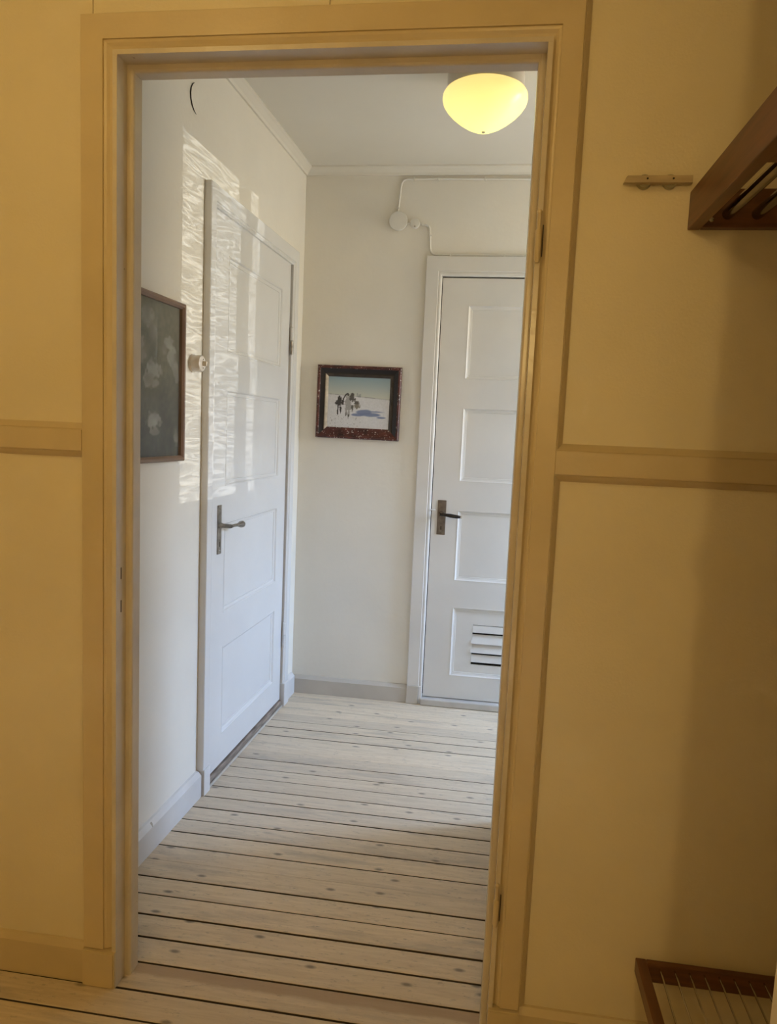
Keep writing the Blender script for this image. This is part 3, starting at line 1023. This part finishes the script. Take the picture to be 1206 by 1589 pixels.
def flowers(U, Z):
    n = vnoise(U, Z, 34, 44, 13)
    n2 = vnoise(U, Z, 7, 9, 14)
    n3 = vnoise(U, Z, 15, 18, 15)
    C = np.zeros(U.shape + (3,))
    base = np.array((0.445, 0.425, 0.365))
    C[:] = base * (0.58 + 0.24 * n2[..., None] + 0.16 * (n[..., None] - 0.5) + 0.38 * Z[..., None])
    C = C * (1 - 0.22 * np.clip((0.55 - Z) * 2, 0, 1)[..., None] * (n3[..., None]))
    G, W_, P = (0.56, 0.54, 0.50), (0.63, 0.615, 0.58), (0.51, 0.49, 0.445)
    fl = [(0.47, 0.88, 0.11, 0.075, G), (0.55, 0.81, 0.06, 0.06, P), (0.36, 0.71, 0.08, 0.06, G), (0.38, 0.64, 0.09, 0.06, P),
          (0.56, 0.56, 0.13, 0.07, W_), (0.50, 0.49, 0.10, 0.05, G), (0.60, 0.48, 0.07, 0.04, G),
          (0.82, 0.75, 0.09, 0.05, W_), (0.86, 0.66, 0.09, 0.08, W_), (0.93, 0.60, 0.07, 0.07, G), (0.97, 0.54, 0.05, 0.05, G), (0.74, 0.70, 0.05, 0.04, P),
          (0.58, 0.24, 0.13, 0.06, W_), (0.60, 0.17, 0.09, 0.035, G), (0.96, 0.13, 0.05, 0.07, P), (0.15, 0.78, 0.10, 0.08, G), (0.12, 0.5, 0.11, 0.08, P), (0.2, 0.3, 0.09, 0.06, G)]
    for cx, cz, rx, rz, c in fl:
        m = blob(U, Z, cx, cz, rx, rz, 0.35, n)
        c2 = np.array(c)[None, None, :] * (0.86 + 0.28 * n3[..., None])
        C = C * (1 - m[..., None] * 0.9) + c2 * m[..., None] * 0.9
    return C


M['winter_canvas'] = vcol_material('winter_canvas', 0.45)
M['flower_print'] = vcol_material('flower_print', 0.6)

# small winter landscape, hanging slightly askew on the end wall
pw, ph = 0.402, 0.334
pic = empty('winter_painting', (0.1995, YB - 0.001, 1.4440), label='small winter landscape painting in a chipped dark red and black frame', category='painting')
pic.rotation_euler = (0, math.radians(0.45), 0)
iw, ih = 0.297, 0.238                    # picture opening
bw = (pw - iw) / 2
outer = [(bw, 0.0), (bw, 0.018), (bw - 0.006, 0.023), (bw - 0.013, 0.022), (bw - 0.015, 0.019), (bw - 0.015, 0.0)]
mid = [(bw - 0.0152, 0.0), (bw - 0.0152, 0.019), (0.020, 0.0115), (0.014, 0.011), (0.014, 0.0)]
slip = [(0.0138, 0.0), (0.0138, 0.0135), (0.009, 0.0135), (0.0, 0.008), (0.0, 0.0)]
for side in ('bottom', 'right', 'top', 'left'):
    obj('frame_rim', frame_piece(outer, side, -iw / 2, iw / 2, -ih / 2, ih / 2), 'red_frame', pic)
    obj('frame_band', frame_piece(mid, side, -iw / 2, iw / 2, -ih / 2, ih / 2), 'red_frame' if side == 'bottom' else 'black_frame', pic)
    obj('frame_slip', frame_piece(slip, side, -iw / 2, iw / 2, -ih / 2, ih / 2), 'gold_slip' if side == 'left' else ('red_frame' if side == 'bottom' else 'dark_slip'), pic)
canvas(-iw / 2, iw / 2, -ih / 2, ih / 2, -0.006, 150, 120, winter, M['winter_canvas'], 'canvas', pic)
obj('backing', box(-iw / 2 - 0.02, iw / 2 + 0.02, -0.004, -0.0005, -ih / 2 - 0.02, ih / 2 + 0.02), 'dark_slip', pic)

# flower picture on the left wall (partly behind the door frame)
FY0, FY1, FZ0, FZ1 = 0.320, 0.716, 1.197, 1.676
fc = 0.5 * (FY0 + FY1)
ang = math.atan(KL)
fpic = empty('flower_picture', (XL - KL * (YB - fc) + 0.0012, fc, 0.5 * (FZ0 + FZ1)), LROT,
             label='tall grey picture of pale flowers in a thin brown frame on the left wall', category='painting')
fw, fh, fb = FY1 - FY0, FZ1 - FZ0, 0.0165
fprof = [(fb, 0.0), (fb, 0.019), (fb - 0.004, 0.0225), (fb - 0.010, 0.0215), (0.0, 0.016), (0.0, 0.0)]
fu, fz = fw / 2 - fb, fh / 2 - fb
for side in ('bottom', 'right', 'top', 'left'):
    obj('frame_bar', frame_piece(fprof, side, -fu, fu, -fz, fz), 'brown_frame', fpic)
canvas(-fu - 0.002, fu + 0.002, -fz - 0.002, fz + 0.002, -0.006, 110, 150, flowers, M['flower_print'], 'print', fpic)
obj('glass', box(-fu - 0.001, fu + 0.001, -0.0125, -0.0105, -fz - 0.001, fz + 0.001), 'clear_glass', fpic)
obj('backing', box(-fu - 0.008, fu + 0.008, -0.004, -0.0005, -fz - 0.008, fz + 0.008), 'dark_slip', fpic)

# ------------------------------------------------------------------ switch, cable, junction boxes
def on_left(y, off=0.0):
    return (XL - KL * (YB - y) + off, y)


sx, sy = on_left(0.808)
sw = empty('light_switch', (sx, sy, 1.507), LROT, label='round white porcelain rotary light switch beside the left hall door', category='light switch')
obj('back_plate', lathe([(0.0290, 0), (0.0290, -0.005), (0.0270, -0.007)], 'Y', n=32), 'porcelain', sw, smooth=True)
obj('cover', lathe([(0.0265, -0.0065), (0.0262, -0.030), (0.0245, -0.034), (0.018, -0.0365), (0.004, -0.0372)], 'Y', n=36), 'porcelain', sw, smooth=True)
obj('knob', box(-0.0025, 0.0025, -0.050, -0.036, -0.008, 0.008, 0.0015), 'porcelain', sw)
for q in (-1, 1):
    obj('screw', lathe([(0.002, -0.0355), (0.002, -0.0375), (0.001, -0.038)], 'Y', (0, 0, q * 0.0135), 10), 'latch_slot', sw)

jb = empty('junction_box', (0.355, YB, 2.274), label='larger round white junction box on the end wall above the small painting', category='junction box')
obj('box_body', lathe([(0.038, 0.0), (0.038, -0.016)], 'Y', n=40), 'cable_white', jb, smooth=True)
obj('lid', lathe([(0.0415, -0.016), (0.0425, -0.018), (0.0425, -0.022), (0.0410, -0.024), (0.02, -0.025)], 'Y', n=40), 'cable_white', jb, smooth=True)
jr = empty('cable_rosette', (0.4315, YB, 2.266), label='smaller round white cable rosette beside the junction box', category='junction box')
obj('rosette_body', lathe([(0.0215, 0.0), (0.0215, -0.012), (0.019, -0.016), (0.008, -0.017)], 'Y', n=32), 'cable_white', jr, smooth=True)
obj('screw', lathe([(0.003, -0.0155), (0.003, -0.018), (0.002, -0.0185)], 'Y', (0, 0, -0.014), 10), 'steel', jr)
obj('nipple', tube([(-0.034, -0.008, 0.002), (-0.021, -0.008, 0.001)], 0.005, 10), 'cable_white', jr)
CY = YB - 0.0065


def cable(name, pts, label, clips):
    r = empty(name, pts[0], label=label, category='cable')
    p0 = Vector(pts[0])
    path = fillet([Vector(p) - p0 for p in pts], 0.032, 7)
    obj('cable_sheath', tube(path, 0.0050, 10), 'cable_white', r, smooth=True)
    for x, z, vert in clips:
        a, b = (0.0068, 0.0035) if vert else (0.0035, 0.0068)
        obj('clip', box(x - a - p0.x, x + a - p0.x, -0.006, 0.006, z - b - p0.z, z + b - p0.z, 0.001), 'cable_white', r)
    return r


cable('surface_cable', [(0.350, CY, 2.318), (0.362, CY, 2.463), (1.69, CY, 2.456)],
      'white cable running from the junction box up and along below the cornice',
      [(0.351, 2.335, True), (0.42, 2.4627, False), (0.53, 2.462, False), (0.74, 2.461, False), (0.95, 2.460, False)])
cable('surface_cable', [(0.455, CY, 2.2640), (0.500, CY, 2.258), (0.508, CY, 2.1285), (1.47, CY, 2.1265)],
      'white cable from the small rosette down and along the top of the end-wall door casing',
      [(0.466, 2.2630, False), (0.505, 2.215, True), (0.60, 2.1283, False), (0.845, 2.1278, False), (1.1, 2.127, False)])

# dark curved thread on the left wall
pts = []
for y, z in ((0.792, 2.356), (0.781, 2.348), (0.772, 2.335), (0.768, 2.318), (0.770, 2.302), (0.779, 2.286), (0.792, 2.276), (0.808, 2.270)):
    x, y2 = on_left(y, 0.0022)
    pts.append((x, y2, z))
p0 = Vector(pts[0])
th = obj('thread', tube([Vector(p) - p0 for p in pts], [0.0008, 0.0014, 0.0018, 0.0019, 0.0019, 0.0018, 0.0014, 0.0006], 8), 'thread_dark', None, smooth=True,
         label='thin dark curved thread high on the left hall wall', category='thread')
th.location = p0

# ------------------------------------------------------------------ coat shelf, peg strip, shoe rack
SH_Z0, SH_Z1 = 1.716, 1.785
sh = empty('coat_shelf', (1.45, PY0, SH_Z0), label='brown wooden wall coat shelf with chrome tubes at the upper right', category='coat shelf')


def SB(x0, x1, y0, y1, z0, z1, b=0.0015):
    return box(x0 - 1.45, x1 - 1.45, y0 - PY0, y1 - PY0, z0 - SH_Z0, z1 - SH_Z0, b)


obj('end_board', SB(1.177, 1.199, -0.500, 0.0155, SH_Z0, SH_Z1), 'teak', sh)
obj('end_board', SB(1.980, 2.002, -0.500, 0.0155, SH_Z0, SH_Z1), 'teak', sh)
obj('back_board', SB(1.1995, 1.9795, -0.004, 0.0155, SH_Z0, SH_Z1), 'teak_x', sh)
obj('front_board', SB(1.1995, 1.9795, -0.480, -0.310, SH_Z0 + 0.006, SH_Z0 + 0.028), 'teak_x', sh)
for k in range(14):
    x = 1.242 + 0.0515 * k
    if x > 1.96:
        break
    obj('tube', tube([(x - 1.45, -0.0045 - PY0, 0.024), (x - 1.45, -0.309 - PY0, 0.024)], 0.0105, 16), 'chrome_dark_reflection', sh, smooth=True)
obj('screw', lathe([(0.0042, 0), (0.0042, -0.002), (0.0022, -0.0022), (0.0022, -0.0012)], 'Y', (1.214 - 1.45, -0.004 - PY0, 0.013), 14), 'chrome', sh)

pg = empty('peg_strip', (1.12, PY0, 1.803), label='narrow pale wooden strip on round spacers left of the coat shelf', category='peg strip')
rail_prof = [(-0.068, -0.008), (-0.0615, 0.0065), (0.0563, 0.0065), (0.0563, -0.008)]
bm = prism([(x, -0.011, z) for x, z in rail_prof], [(x * 0.985, -0.020, z * 0.86) for x, z in rail_prof])
obj('strip', bm, 'peg_wood', pg)
for x in (-0.0285, 0.018):
    obj('spacer', lathe([(0.0132, -0.0003), (0.0132, -0.007), (0.0115, -0.0108)], 'Y', (x, 0, -0.0015), 20), 'peg_disc', pg, smooth=True)
    obj('nail', lathe([(0.0018, -0.0195), (0.0018, -0.021), (0.001, -0.0215)], 'Y', (x + 0.003, 0, 0.0), 8), 'latch_slot', pg)

rk = empty('shoe_rack', (1.45, PY0, 0.20), label='brown wooden wall shoe rack with thin metal rods at the lower right', category='shoe rack')


def RB(x0, x1, y0, y1, z0, z1, b=0.0015):
    return box(x0 - 1.45, x1 - 1.45, y0 - PY0, y1 - PY0, z0 - 0.20, z1 - 0.20, b)


obj('end_board', RB(1.197, 1.218, -0.300, 0.0155, 0.209, 0.241), 'teak', rk)
obj('end_board', RB(1.900, 1.921, -0.300, 0.0155, 0.209, 0.241), 'teak', rk)
obj('back_board', RB(1.2185, 1.8995, 0.001, 0.0155, 0.200, 0.241), 'teak_x', rk)
obj('front_board', RB(1.2185, 1.8995, -0.300, -0.280, 0.209, 0.234), 'teak_x', rk)
for k in range(23):
    x = 1.2445 + 0.0291 * k
    if x > 1.89:
        break
    obj('rod', tube([(x - 1.45, 0.001 - PY0, 0.032), (x - 1.45, -0.281 - PY0, 0.022)], 0.0021, 8), 'chrome', rk, smooth=True)
